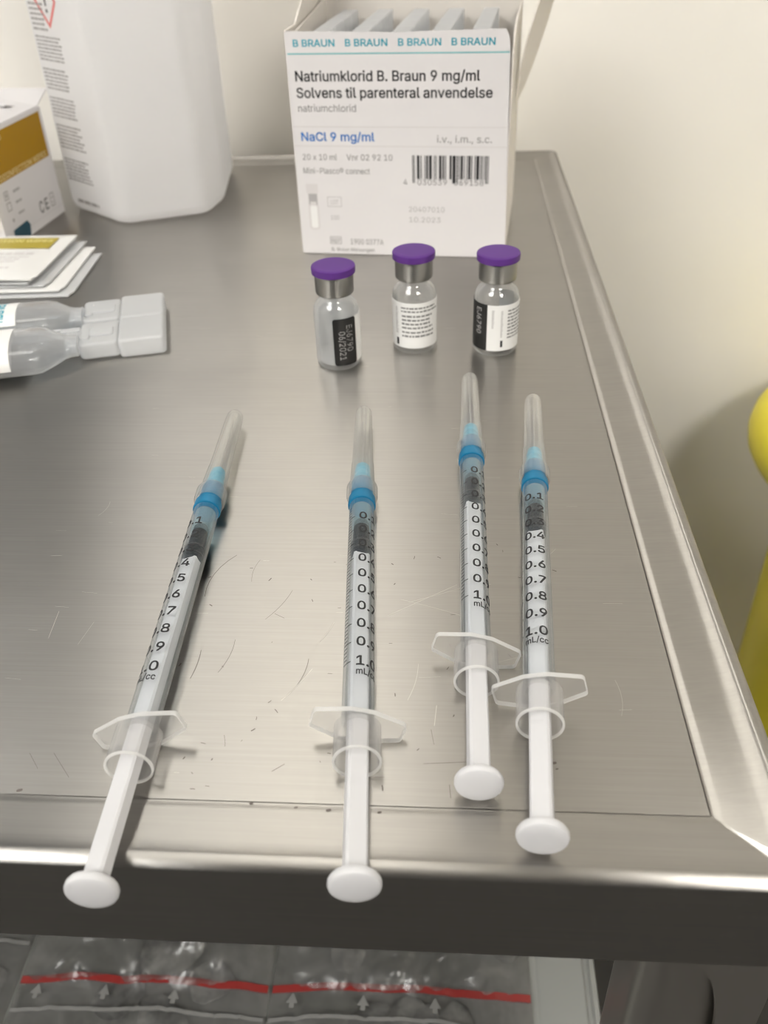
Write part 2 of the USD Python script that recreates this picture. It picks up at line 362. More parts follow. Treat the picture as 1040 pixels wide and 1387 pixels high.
# legs, corner brackets, lower shelf, castors
def tube(x, y, r, z0, z1, n=24):
    return lathe([(z0, r), (z1, r)], n=n).apply_translation((x, y, 0))
for i, (lx, ly) in enumerate(((53.5, 106.0), (-560, 106.0), (53.5, 566), (-560, 566))):
    sq = rounded_rect(23, 23, 6)
    lg = extrude(sq, 725, -745 - 1.3 + 18); lg.apply_translation((lx, ly, 0))
    part(trolley, 'leg', lg, M['steel_leg'], smooth=40)
    sx = 1 if lx > 0 else -1; sy = -1 if ly < 300 else 1
    # corner bracket: a plate folded round the corner whose free edge is cut in a curve
    def bracket_side(n=14):
        pts = [(0, -24), (20.5, -24)]
        for k in range(n + 1):
            a = k / n; pts.append((20.5 - 13.5 * math.sin(a * PI / 2), -24 - 46 * (1 - math.cos(a * PI / 2)) * 0.9 - 2 * a))
        pts += [(7.0 - 1.5, -84), (0, -84)]
        return Polygon(pts)
    p = bracket_side()
    f1 = extrude(p, 1.4); v = np.array(f1.vertices)
    e1 = trimesh.Trimesh(np.stack([lx + sx * (12.4 - v[:, 0]), ly + sy * (13.2 + 0 * v[:, 2] + v[:, 2]), v[:, 1]], 1), f1.faces)
    e2 = trimesh.Trimesh(np.stack([lx + sx * (11.6 + v[:, 2]), ly + sy * (14.4 - v[:, 0]), v[:, 1]], 1), f1.faces)
    e1.fix_normals(); e2.fix_normals()
    part(trolley, 'corner_bracket', cat([e1, e2]), M['steel_leg'], smooth=False)
    fork = cat([bx(lx - 14, lx - 11, ly - 12, ly + 12, -815, -748), bx(lx + 11, lx + 14, ly - 12, ly + 12, -815, -748), bx(lx - 14, lx + 14, ly - 12, ly + 12, -752, -728)])
    cf = part(trolley, 'castor', fork, M['steel_leg'], smooth=False)
    wl = lathe([(-9, 18), (-9, 34), (-7, 37), (7, 37), (9, 34), (9, 18)], n=32)
    wl.apply_transform(trimesh.transformations.rotation_matrix(PI / 2, (0, 1, 0))); wl.apply_translation((lx, ly, -813))
    part(cf, 'wheel', wl, M['rubber_tyre'])

SH = -252.0      # lower shelf
X0, X1, Y0, Y1 = -545.0, 43.0, 118.0, 555.0
shelf_prof = [(-1, SH, .4), (0.5, SH + .6, .5), (19, SH + 2.4, 1.5), (20.2, SH + 1.0, 1.6), (21.4, SH + 1.0, 1.7), (22.6, SH + 2.6, 2.0), (24.4, SH + 2.2, 2.6), (25.0, SH + .4, 2.8), (25.0, SH - 24, 2.8), (23.8, SH - 24, 2), (23.8, SH - 1, 2), (0, SH - 1.6, .4)]
sh = cat([tray_mesh(shelf_prof), grid(X0 + 1, X1 - 1, Y0 + 1, Y1 - 1, SH, 3, 3), grid(X0, X1, Y0, Y1, SH - 1.6, 1, 1, True)])
part(trolley, 'lower_shelf', sh, M['tube_grey'], smooth=30, label='light grey lower shelf with flat rim')
X0, X1, Y0, Y1 = -560.0, 51.95, 104.8, 567.1

# scratches and specks on the steel, each set one part
rng = random.Random(7)
def ribbon(pts, w, z=0.012):
    ls = LineString(pts).buffer(w / 2, cap_style=1, quad_segs=2)
    g = extrude(ls, 0.02, z); return g
br, dk = [], []
def wavy(x, y, ang, ln, bend, n=6):
    a = math.radians(ang); pts = []
    for i in range(n + 1):
        pts.append((x, y)); x += math.cos(a) * ln / n; y += math.sin(a) * ln / n; a += bend / n
    return pts
for x, y, an, ln, bd in ((-9, 165, 22, 24, .1), (-11, 166, -18, 22, -.1), (-14, 160, 35, 26, 0), (-8, 133, 70, 14, .4), (8, 119, 92, 9, 0.1), (10, 112, 100, 12, .2),
                         (-30, 150, 60, 10, .3), (4, 142, 20, 26, 0), (38, 130, 75, 13, .6), (56.6, 118, 88, 36, -.1), (58.4, 128, 98, 12, .5), (57, 108, 100, 14, -.6),
                         (-100, 200, 60, 9, .8), (-96, 150, 95, 12, 0), (-88, 148, 80, 10, 0), (20, 176, 45, 18, .2), (-36, 132, 55, 14, .2), (-2, 126, 86, 7, 0), (-70, 178, 10, 1.5, 0), (-101, 262, 5, 2.2, 0)):
    br.append(ribbon(wavy(x, y, an, ln * .8, bd), rng.uniform(.05, .11)))
for x, y, an, ln, bd in ((-61, 166, 95, 18, -.9), (-50, 172, 100, 9, -.6), (-58, 138, 80, 9, .3), (-52, 140, 68, 11, .5), (-82, 116, -48, 8, 0), (-84, 112, 130, 5, 0), (-46, 119, 100, 3, .2),
                         (-33, 137, 70, 8, .4), (-44, 158, 55, 12, .4), (1.5, 108, 95, 3, 0), (-35, 113, 40, 3, 0), (-42, 160, -30, 3, 0), (23, 170, 60, 2, 0), (-20, 112, 3, 8, 0),
                         (-4, 116, 5, 9, 0), (-2, 121, 100, 4, 0)):
    dk.append(ribbon(wavy(x, y, an, ln, bd), rng.uniform(.06, .14)))
for k in range(46):
    x, y = rng.uniform(-62, 30), rng.uniform(107, 190)
    dk.append(ribbon(wavy(x, y, rng.uniform(0, 180), rng.uniform(.3, 1.2), .3, 2), rng.uniform(.10, .28)))
for x, y, s in ((22.2, 117.0, .55), (22.8, 115.6, .3), (-20, 121, .35), (-29, 104.4, .4), (-22.5, 103.9, .5), (-12.5, 103.8, .4), (-38, 105.1, .4), (5.6, 121, .35), (-86, 106.5, .6), (-96, 107, .5)):
    zz = 0.012 if y > 105.2 else (.24 if y > 104.2 else .45)
    dk.append(ribbon([(x, y), (x + s, y + s * .3)], s * 1.1, zz))
for k in range(46):
    x, y = rng.uniform(-110, 48), rng.uniform(108, 330)
    br.append(ribbon(wavy(x, y, rng.uniform(-6, 6), rng.uniform(1, 5), 0, 2), .05))
part(trolley, 'scratches', cat(br), M['scratch'], smooth=False, label='pale fine scratches in the steel', kind='stuff')
part(trolley, 'specks', cat(dk), M['scratch_dark'], smooth=False, label='dark specks and marks on the steel', kind='stuff')

# ------------------------------------------------------------------ syringes
SP = 5.94
def make_syringe(loc, d, tz, roll_text, roll_wing, label, za=5.2):
    ang = math.degrees(math.atan2(d[0], -d[1]))
    th = thing('syringe', label, 'syringe', (loc[0], loc[1], 0), ang, 'filled syringes on the tray')
    def fr(theta, t, r):
        theta, t, r = np.broadcast_arrays(np.asarray(theta, float), np.asarray(t, float), np.asarray(r, float))
        return np.stack([r * np.sin(theta), -t, za + tz * t + r * np.cos(theta)], -1)
    def lz(profile, n=48, closed=False, roll=0.0):
        a = roll + np.arange(n) * 2 * PI / n
        loops = [fr(a, np.full(n, h), np.full(n, r)) for h, r in profile]
        return fixn(rings(loops, closed=closed, cap0=not closed, cap1=not closed))
    def xf(m):   # local (u right, v along t, w up) -> syringe frame, rolled
        v, f = VF(m); c, s = math.cos(roll_wing), math.sin(roll_wing)
        u, w = v[:, 0] * c + v[:, 2] * s, -v[:, 0] * s + v[:, 2] * c
        return fixn(trimesh.Trimesh(np.stack([u, -v[:, 1], za + tz * v[:, 1] + w], 1), f, process=False))
    # barrel: a tube with a luer nozzle end
    part(th, 'barrel', lz([(-8.6, 2.0), (-8.6, 3.2), (-8.2, 3.476), (67.9, 3.476), (67.9, 2.85), (-7.4, 2.85), (-7.4, 2.0)], closed=True), M['clear'], label='clear printed barrel')
    part(th, 'liquid', lz([(-7.2, 2.0), (-7.2, 2.78), (1.0, 2.78), (1.6, 2.5), (1.6, 2.0)]), M['vaccine'], label='clear liquid dose ahead of the stopper')
    # stopper
    st = part(th, 'stopper', lz([(-1.4, 1.2), (-1.0, 1.75), (-0.2, 2.05), (7.9, 2.2), (8.3, 2.55), (8.9, 2.72), (12.6, 2.72), (13.2, 2.6), (13.6, 2.0)]), M['rubber'], label='dark grey rubber stopper')
    part(st, 'rib', lz([(8.7, 2.0), (8.75, 2.82), (9.35, 2.82), (9.4, 2.0)]), M['rubber_black'])
    part(st, 'rib', lz([(11.6, 2.0), (11.65, 2.82), (12.2, 2.82), (12.25, 2.0)]), M['rubber_black'])
    # plunger rod: chamfered bar, and thumb disc
    def bar(hw, hh, c): return [(-hw, hh - c), (-hw + c, hh), (hw - c, hh), (hw, hh - c), (hw, -hh + c), (hw - c, -hh), (-hw + c, -hh), (-hw, -hh + c)]
    sec = bar(2.1, 1.62, 0.45)
    loops = [[(u, t, w) for u, w in sec] for t in (13.0, 13.6, 60.0, 103.2)]
    part(th, 'plunger_rod', xf(rings(loops, cap0=True, cap1=True)), M['white_plastic'], smooth=25, label='white plunger rod')
    part(th, 'thumb_disc', lz([(102.6, 2.2), (102.9, 3.9), (103.2, 4.55), (103.7, 4.82), (104.3, 4.85), (104.8, 4.66), (105.15, 4.1), (105.35, 2.6), (105.4, 1.0)], n=64), M['white_plastic'], label='white domed thumb disc')
    # finger flange: two wings, then the collar behind it
    pts = [(-9.9, -2.3), (-4.2, -4.3), (-2.5, -4.9), (2.5, -4.9), (4.2, -4.3), (9.9, -2.3), (9.9, 2.7), (4.2, 4.3), (2.5, 4.8), (-2.5, 4.8), (-4.2, 4.3), (-9.9, 2.7)]
    pl = Polygon(pts).buffer(-1.1).buffer(1.1, quad_segs=5).difference(Point(0, 0).buffer(2.85, quad_segs=12))
    def wing(poly, h):
        f = extrude(poly, h); v = np.array(f.vertices)
        return trimesh.Trimesh(np.stack([v[:, 0], 68.2 + v[:, 2], v[:, 1]], 1), f.faces, process=False)
    fl = part(th, 'finger_flange', xf(wing(pl, 1.0)), M['frost'], smooth=30, label='frosted finger flange')
    out = Polygon(pl.exterior)
    bead = out.buffer(.02).difference(out.buffer(-.2))
    part(fl, 'flange_edge', xf(wing(bead, 1.05)), M['edge_plastic'], smooth=30)
    part(th, 'collar', lz([(69.4, 4.93), (77.8, 4.93), (78.1, 4.75), (78.1, 4.5), (77.6, 4.42), (69.4, 4.42)], closed=True), M['frost'], label='frosted collar round the rod')
    part(th, 'collar_edge', lz([(77.75, 4.97), (78.2, 4.97), (78.2, 4.5), (77.75, 4.5)], closed=True), M['edge_plastic'])
    # needle, hub, cap
    part(th, 'needle', lz([(-55.0, .26), (-22.0, .30), (-20.0, .30)], n=12), M['needle'], label='thin steel needle inside the cap')
    hb = part(th, 'needle_hub', lz([(-20.2, 2.0), (-20.0, 2.9), (-19.6, 3.1), (-12.6, 3.15), (-12.2, 3.3), (-11.6, 3.78), (-9.0, 3.88), (-8.5, 3.75), (-8.4, 2.4)]), M['hub_blue'], label='bright blue needle hub')
    part(hb, 'hub_neck', lz([(-30.5, .5), (-30.0, .9), (-28.4, 1.2), (-28.0, 2.1), (-25.8, 2.3), (-25.4, 1.7), (-23.6, 1.9), (-23.2, 2.5), (-22.0, 2.6), (-21.6, 2.3), (-20.0, 2.4)]), M['hub_pale'], label='paler blue hub neck')
    cap = lz([(-12.4, 4.05), (-13.2, 4.38), (-17.2, 4.42), (-18.4, 4.0), (-19.3, 3.55), (-29.4, 3.3), (-30.4, 3.1), (-58.5, 2.72), (-60.6, 2.55), (-62.0, 1.95), (-62.8, 1.0),
              (-62.2, .6), (-61.4, 1.5), (-60.0, 2.05), (-30.2, 2.6), (-19.4, 3.2), (-18.2, 3.7), (-12.4, 3.85)], closed=True)
    cp = part(th, 'needle_cap', cap, M['cap_plastic'], label='translucent cap over the needle')
    ribs = []
    for k in range(4):
        a = k * PI / 2 + .4
        loops = []
        for t, r0 in ((-31.0, 3.05), (-56.0, 2.72)):
            loops.append([fr(a - .07, t, r0 - .25), fr(a - .05, t, r0 + .16), fr(a + .05, t, r0 + .16), fr(a + .07, t, r0 - .25)])
        ribs.append(fixn(rings(loops, cap0=True, cap1=True)))
    part(cp, 'cap_rib', cat(ribs), M['cap_plastic'], smooth=False)
    # printed scale
    ms = []
    for k in range(10):
        s = f'0.{k + 1}' if k < 9 else '1.0'
        g = text(s, 2.75, True, .03, 5.4); v = np.array(g.vertices)
        v[:, 0] -= 2.65; v[:, 1] -= 1.35; v[:, 1] *= -1
        ms.append(wrap(trimesh.Trimesh(v, g.faces[:, ::-1], process=False), 3.476, roll_text, fr, k * SP))
    g = text('mL/cc', 1.75, True, .03, 5.4); v = np.array(g.vertices); v[:, 0] -= 2.6; v[:, 1] -= .9; v[:, 1] *= -1
    ms.append(wrap(trimesh.Trimesh(v, g.faces[:, ::-1], process=False), 3.476, roll_text, fr, 9 * SP + 3.1))
    part(th, 'printed_scale', cat(ms), M['ink'], smooth=False, label='black printed numerals on the barrel')
    tk = []
    for k in range(-4, 46):
        t = k * SP / 5; ln = 2.3 if k % 5 == 0 else 1.15
        tk.append(wrap(rect(-6.2, -6.2 + ln, -.11, .11, .03), 3.476, roll_text, fr, t))
    part(th, 'scale_ticks', cat(tk), M['ink'], smooth=False, label='black printed graduation ticks')
    return th

rad = math.radians
make_syringe((-66.04, 186.89), (0.0437, -0.999), 0.0, rad(-28), rad(-18), 'leftmost filled syringe, slanted, its thumb disc overhanging the tray edge')
make_syringe((-22.62, 189.74), (0.0701, -0.9975), 0.0, rad(37), rad(17), 'filled syringe second from left, plunger across the front rim')
make_syringe((7.45, 212.24), (-0.0053, -1.0), -0.003, rad(37), rad(15), 'filled syringe third from left, lying farthest back on the tray')
make_syringe((24.56, 199.48), (-0.0636, -0.998), 0.016, rad(-12), rad(-15), 'rightmost filled syringe with all scale numerals facing up')

# ------------------------------------------------------------------ vials
def arc_shell(r, a0, a1, z0, z1, th=0.12, n=40, round_=0.0):
    """A label: a piece of cylinder wall of some thickness between two angles (0 = towards -y, growing to +x)."""
    if round_: pl = sbox(a0 * r, z0, a1 * r, z1).buffer(-round_).buffer(round_, quad_segs=5)
    else: pl = sbox(a0 * r, z0, a1 * r, z1)
    g = extrude(pl, th); v, f = trimesh.remesh.subdivide_to_size(np.array(g.vertices), np.array(g.faces), 1.2, max_iter=12)
    a = v[:, 0] / r; q = r + v[:, 2]
    return trimesh.Trimesh(np.stack([q * np.sin(a), -q * np.cos(a), v[:, 1]], 1), f, process=False)
def vframe(theta, t, r): return np.stack([r * np.sin(theta), -r * np.cos(theta), t], -1)

def make_vial(loc, label, kind):
    th = thing('vaccine_vial', label, 'vial', (loc[0], loc[1], 0), 0, 'purple-capped vials on the tray')
    rb = 8.2
    outer = [(0, 6.4), (0.25, 7.4), (1.2, 8.05), (2.2, rb), (20.5, rb), (22.2, 7.95), (23.8, 7.2), (25.0, 6.1), (25.8, 5.4), (26.8, 5.2), (28.6, 5.25)]
    inner = [(28.6, 3.6), (26.4, 3.9), (24.6, 5.0), (23.0, 6.4), (21.6, 7.0), (20.4, 7.2), (2.4, 7.2), (1.6, 6.4), (1.3, 4.0)]
    a = np.arange(56) * 2 * PI / 56
    gl = rings([np.stack([r * np.cos(a), r * np.sin(a), np.full(56, h)], 1) for h, r in outer + inner], cap0=True, cap1=True)
    part(th, 'glass_body', fixn(gl), M['glass_cloudy' if kind == 1 else 'glass'], label='clear glass bottle')
    if kind == 1: part(th, 'residue', lathe([(1.45, 6.2), (1.8, 7.0), (4.6, 7.1), (4.4, 3.0)], n=40), M['residue'], label='white residue at the bottom')
    cr = part(th, 'crimp_ring', lathe([(27.3, 5.0), (27.3, 6.4), (27.7, 6.75), (28.6, 6.85), (33.6, 6.85), (34.2, 6.6), (34.4, 6.0)], n=56), M['alu'], smooth=40, label='aluminium crimp collar')
    part(th, 'flip_cap', lathe([(34.35, 6.2), (34.4, 7.3), (34.7, 7.68), (36.6, 7.75), (37.0, 7.6), (37.2, 7.2), (37.28, 6.4), (37.3, 3)], n=64), M['purple'], smooth=40, label='purple flip-off cap')
    rng = random.Random(kind)
    zb, zt = 2.7, 20.3
    def tx(s, h, a_c, z, bold=False, vertical=False, mat_='ink', width=None, up=True):
        g = text(s, h, bold=bold, depth=.02, width=width); v = np.array(g.vertices)
        v[:, 0] -= v[:, 0].mean(); v[:, 1] -= h / 2
        if vertical: v = np.stack([v[:, 1], -v[:, 0], v[:, 2]], 1) if not up else np.stack([-v[:, 1], v[:, 0], v[:, 2]], 1)
        return wrap(trimesh.Trimesh(v, g.faces, process=False), rb + .13, a_c, vframe, z)
    def fp(x0, x1, y0, y1, lines, c, ragged=.3, word=(.7, 2.0)):
        g = fine_print(x0, x1, y0, y1, lines, rng, ragged, .55, word, .3); return wrap(trimesh.Trimesh(VF(g)[0] * [1, 1, .4], g.faces, process=False), rb + .13, c, vframe, 0)
    d = math.radians
    if kind == 1:      # black lot panel to the right, bare glass and label back to the left
        lb = part(th, 'paper_label', arc_shell(rb + .01, d(16), d(250), zb, zt), M['label_white'], label='white paper label seen edge-on')
        part(lb, 'black_panel', arc_shell(rb + .13, d(-4), d(57), zb - .3, zt + .1, .05, round_=1.0), M['black_label'], label='black lot number panel')
        part(lb, 'lot_print', cat([tx('EJ6790', 2.3, d(38), 11.6, vertical=True, up=False, width=10.0), tx('06/2021', 2.3, d(18), 11.0, vertical=True, up=False, width=11.0)]), M['grey_ink'], smooth=False, label='pale lot number and date print')
    elif kind == 2:
        lb = part(th, 'paper_label', arc_shell(rb + .01, d(-128), d(110), zb, zt), M['label_white'], label='white paper label with lines of small print')
        part(lb, 'small_print', cat([fp(-4.9, 10.5, 16.6, 19.2, 2, 0, .1), fp(-4.6, 9.5, 10.2, 16.2, 4, 0, .25), fp(-4.6, 8.6, 6.9, 10.0, 2, 0, .3)]), M['print_ink'], smooth=False)
        part(lb, 'side_print', fp(-7.6, -6.2, 8.0, 18.6, 26, 0, .0, (.6, 1.3)), M['grey_ink'], smooth=False)
        part(lb, 'black_mark', arc_shell(rb + .13, d(-50), d(-42), 3.6, 6.3, .04), M['ink'], smooth=False)
    else:
        lb = part(th, 'paper_label', arc_shell(rb + .01, d(-26), d(170), zb, zt), M['label_white'], label='white paper label beside a black panel')
        part(lb, 'black_panel', arc_shell(rb + .01, d(-104), d(-25), zb - .1, zt + .1, .13), M['black_label'], label='black lot number panel')
        part(lb, 'lot_print', cat([tx('EJ6790', 2.3, d(-50), 12.6, vertical=True, up=False, width=10.0)]), M['grey_ink'], smooth=False, label='pale lot number print')
        part(lb, 'small_print', cat([fp(-.4 + 4.4, 11.8, 7.2, 18.8, 9, 0, .1)]), M['print_ink'], smooth=False)
        part(lb, 'side_print', cat([fp(-1.9, -.8, 11.6, 18.6, 18, 0, 0, (.6, 1.0)), fp(1.4, 2.4, 8.0, 18.4, 26, 0, 0, (.5, .9))]), M['grey_ink'], smooth=False)
        part(lb, 'black_mark', arc_shell(rb + .13, d(10), d(16), 4.2, 6.8, .04), M['ink'], smooth=False)
    return th
make_vial((-39.84, 297.16), 'leftmost purple-capped glass vial with a black lot panel and bare glass side', 1)
make_vial((-12.28, 310.61), 'middle purple-capped glass vial with a white label of small print', 2)
make_vial((17.83, 308.22), 'rightmost purple-capped glass vial, label half black and half white', 3)

# ------------------------------------------------------------------ sodium chloride carton
BW, BD, BH = 95.3, 80.0, 94.0
carton = thing('carton', 'white open carton printed Natriumklorid with teal lettering, behind the vials', 'box', (-68.8, 411.0, 0), -5.815)
def card(poly, th_=0.7): return extrude(poly, th_)
def yz_panel(pts, x, th_):   # polygon in (y, z) at x
    g = extrude(Polygon(pts), th_); v = np.array(g.vertices); return fixn(trimesh.Trimesh(np.stack([x + v[:, 2], v[:, 0], v[:, 1]], 1), g.faces))
def xz_panel(pts, y, th_):
    g = extrude(Polygon(pts), th_); v = np.array(g.vertices); return fixn(trimesh.Trimesh(np.stack([v[:, 0], y + v[:, 2], v[:, 1]], 1), g.faces))
front_pts = [(0.5, 0.3), (0.0, 1.2), (0, BH - .8), (.8, BH), (40, BH - .7), (46, BH - 1.0), (60, BH - .5), (BW - 3.6, BH), (BW - 2.2, BH - 2.6), (BW - 1.6, BH - 6.6), (BW, 1.2), (BW - .5, 0.3)]
fp_ = part(carton, 'front_panel', xz_panel(front_pts, 0.0, 0.7), M['white_card'], smooth=False, label='printed white front panel')
part(carton, 'left_panel', yz_panel([(0.7, 0.3), (BD, 0.3), (BD, BH), (0.7, BH)], -0.35, 0.7), M['grey_card'], smooth=False)
part(carton, 'right_panel', yz_panel([(0.7, 0.3), (BD, 0.3), (BD, BH), (26, BH), (9, BH - 3), (0.7, BH - 9)], BW - .9, 0.7), M['grey_card'], smooth=False)
part(carton, 'base', bx(.2, BW - .2, .7, BD, 0.0, 0.7), M['grey_card'], smooth=False)
part(carton, 'back_panel', xz_panel([(0, .3), (BW, .3), (BW, BH), (BW, BH + 58), (2, BH + 58), (0, BH)], BD, 0.7), M['grey_card'], smooth=False, label='back panel with the lid standing up')
# left flap, standing, leaning a little outwards
g = card(Polygon([(1.5, 0), (18, 0.0), (38, 9), (58, 30), (BD - 1, 34), (BD - 1, 0)]).union(sbox(1.5, -.5, BD - 1, .2)), .6); v = np.array(g.vertices)
part(carton, 'left_flap', fixn(trimesh.Trimesh(np.stack([-.3 - v[:, 1] * .05 + v[:, 2], v[:, 0], BH + v[:, 1]], 1), g.faces)), M['grey_card'], smooth=False)
part(carton, 'left_tuck', yz_panel([(6, BH - 24), (52, BH - 22), (BD - 6, BH + 4), (40, BH + 1), (6, BH - 2)], 1.6, 0.6), M['grey_card'], smooth=False)
# right flap, torn and curling outwards
loops = []
for s in np.linspace(0, 1, 12):
    zc = 60 + 62 * s; xc = BW + .6 + 1.2 * s + 17 * s ** 2.0; wd = 1 + 22 * math.sin(PI * min(1, s * .9 + .08))
    yc = 34 + 26 * s
    q_ = 7.0 * math.sin(PI * min(1, s * 1.05)) ** .8
    loops.append([(xc, yc, zc), (xc + q_, yc + wd, zc - 1), (xc + .5 + q_, yc + wd, zc - 1), (xc + .6, yc, zc)])
part(carton, 'right_flap', fixn(rings(loops, cap0=True, cap1=True)), M['grey_card'], smooth=40, label='torn flap curling outwards')
# printing on the front
ex, ez, en = (1, 0, 0), (0, 0, 1), (0, -1, 0)
def pr(m, x, z, off=.02): return plate(m, (x, 0, z), ex, ez, en, off)
def ptext(s, x, z, h, w, bold=False): return pr(text(s, h, bold, .03, w), x, z)
for x in (3.4, 25.6, 47.8, 69.8):
    part(fp_, 'teal_lettering', ptext('B BRAUN', x, 88.3, 2.6, 17.8, True), M['teal_ink'], smooth=False)
part(fp_, 'teal_line', pr(rect(.6, BW - 1.8, 0, .55), 0, 85.3), M['teal_line'], smooth=False)
for q_ in (ptext('Natriumklorid B. Braun 9 mg/ml', 3.2, 75.1, 3.9, 78.6, True), ptext('Solvens til parenteral anvendelse', 3.2, 68.6, 3.9, 84.0, True)):
    part(fp_, 'title_lettering', q_, M['ink'], smooth=False)
for q_ in (ptext('natriumchlorid', 3.4, 63.0, 2.9, 25.5), ptext('i.v., i.m., s.c.', 64.0, 50.6, 2.9, 23.6)):
    part(fp_, 'subtitle_lettering', q_, M['mid_ink'], smooth=False)
for q_ in (pr(rect(.3, BW - 1.5, 0, .5), 0, 56.6), pr(rect(.3, BW - 1.2, 0, .5), 0, 48.6)):
    part(fp_, 'pale_rule', q_, M['pale_line'], smooth=False)
part(fp_, 'blue_lettering', ptext('NaCl 9 mg/ml', 3.7, 51.0, 3.5, 32.8, True), M['blue_ink'], smooth=False)
for q_ in (ptext('20 x 10 ml', 3.6, 42.9, 2.5, 15.6), ptext('Vnr 02 92 10', 23.6, 42.9, 2.5, 20.6), ptext('Mini-Plasco\u00ae connect', 3.4, 37.0, 2.5, 30.4),
     ptext('REF', 14.2, 5.6, 1.9, 4.2), ptext('1900 0377A', 23.3, 5.0, 2.5, 15.6), ptext('B. Braun Melsungen', 14.0, 1.6, 1.6, 20.5),
     pr(rect(13.6, 18.9, 8.2, 8.4), 0, 0), pr(rect(13.6, 18.9, 5.0, 5.2), 0, 0), pr(rect(13.6, 13.8, 5.0, 8.4), 0, 0), pr(rect(18.7, 18.9, 5.0, 8.4), 0, 0)):
    part(fp_, 'grey_lettering', q_, M['mid_ink'], smooth=False)
for q_ in (ptext('20407010', 51.2, 20.6, 2.3, 16.2), ptext('10.2023', 51.2, 15.9, 2.3, 14.4), ptext('LOT', 15.0, 23.4, 2.0, 3.6), ptext('100', 14.6, 16.4, 2.0, 4.0),
     pr(rect(13.5, 20.1, 26.6, 26.8), 0, 0), pr(rect(13.5, 20.1, 22.3, 22.5), 0, 0), pr(rect(13.5, 13.7, 22.3, 26.8), 0, 0), pr(rect(19.9, 20.1, 22.3, 26.8), 0, 0)):
    part(fp_, 'pale_lettering', q_, M['grey_ink'], smooth=False)
rb_ = random.Random(3); bars = []; x = 53.0
pat = [.35, .3, .35, 1.0, 1.1, .5, .4, 1.3, .35, .35, .8, .4, 1.2, .9, .35, .4, .35, 1.1, 1.1, .4, .7, .4, .4, 1.5, .9, .35, 1.4, .4, .5, .4, .35, .4, 1.0, .45, .35, .8, .35, .35, .9, .35, .4, 1.0, .4, .35, 1.2, .4, .35, .35, .4, .6, .35, .35, .5, .4, .35]
sc = 33.6 / sum(pat)
for i, w in enumerate(pat):
    if i % 2 == 0: bars.append(pr(rect(x, x + w * sc, 33.4 if i in (0, 2, 26, 28, 54, 52) else 35.2, 45.2), 0, 0))
    x += w * sc
part(fp_, 'barcode', cat(bars), M['ink'], smooth=False)
for q_ in (ptext('4', 48.9, 32.6, 2.4, 1.7), ptext('030539', 55.2, 32.6, 2.4, 13.2), ptext('069158', 71.4, 32.6, 2.4, 13.2)):
    part(fp_, 'barcode_digits', q_, M['mid_ink'], smooth=False)
# small drawing of an ampoule
amp = unary_union([sbox(3.9, 28.2, 9.4, 32.4), sbox(4.6, 22, 8.9, 28.4)]); bod = sbox(4.3, 11.5, 9.3, 23.5).buffer(-1.4).buffer(1.4)
part(fp_, 'ampoule_drawing', cat([pr(extrude(amp.union(bod), .03), 0, 0)]), M['pale_line'], smooth=False)
part(fp_, 'ampoule_drawing', cat([pr(extrude(sbox(5.2, 24.4, 8.4, 28.0).union(sbox(4.8, 23, 5.4, 28)).union(sbox(8.2, 23, 8.8, 28)), .03), 0, 0, .06)]), M['grey_ink'], smooth=False)
part(fp_, 'ampoule_drawing', cat([pr(extrude(sbox(5.3, 12.4, 8.4, 22.6).buffer(-1).buffer(1), .03), 0, 0, .06)]), M['label_white'], smooth=False)

# ampoule strips standing in the carton
cy, sy_ = math.cos(rad(-5.815)), math.sin(rad(-5.815))
def in_carton(x, y, z=0): return (-68.8 + x * cy - y * sy_, 411.0 + x * sy_ + y * cy, z)
for i, (xx, lab) in enumerate(((13.5, 'leftmost white ampoule strip standing in the open carton'), (30.5, 'second white ampoule strip from left in the open carton'), (48.0, 'middle white ampoule strip standing in the open carton'),
                               (64.5, 'fourth white ampoule strip from left in the open carton'), (81.0, 'rightmost white ampoule strip standing in the open carton'))):
    lx, ly, lz_ = in_carton(xx, 3.0, 0.8)
    t = thing('ampoule_strip', lab, 'ampoule', (lx, ly, lz_), -5.815, group='ampoule strips in the open carton')
    for k in range(4):
        hd = rounded_rect(7.4, 18.0, 1.0); hm = bevel_prism(hd, 27.0, .6); hm.apply_translation((0, 9.6 + k * 18.1, 64.8))
        part(t, 'tab', hm, M['ldpe'])
    bod = []
    for k in range(4):
        b = lathe([(0, 2), (.6, 5.2), (2, 6.4), (44, 6.4), (50, 5.2), (56, 2.6), (66, 2.4)], n=24); v = np.array(b.vertices); v[:, 1] *= 1.3
        b = trimesh.Trimesh(v, b.faces, process=False); b.apply_translation((0, 10 + k * 18.1, 0)); bod.append(b)
        part(t, 'body', b, M['ldpe'])

# ------------------------------------------------------------------ big white bottle
BPOLY = Polygon([(-207.5, 483.5), (-170.5, 453.2), (-127.0, 470.0), (-123.0, 492), (-131, 556), (-186, 553), (-206, 520)]).buffer(-9).buffer(9, quad_segs=8)
bc = np.array(BPOLY.centroid.coords[0])
bottle = thing('bottle', 'large translucent white plastic bottle with printed side, standing by the wall', 'bottle', (bc[0], bc[1], 0))
nb = 120
def radial(poly):
    out = []
    for i in range(nb):
        a = 2 * PI * i / nb; ray = LineString([(bc[0], bc[1]), (bc[0] + 200 * math.cos(a), bc[1] + 200 * math.sin(a))])
        q = ray.intersection(poly.exterior); q = q if q.geom_type == 'Point' else list(q.geoms)[0]
        out.append(math.hypot(q.x - bc[0], q.y - bc[1]))
    return np.array(out)
rp = radial(BPOLY); aa = 2 * PI * np.arange(nb) / nb
def bl(r, z): return np.stack([r * np.cos(aa), r * np.sin(aa), np.full(nb, z)], 1)
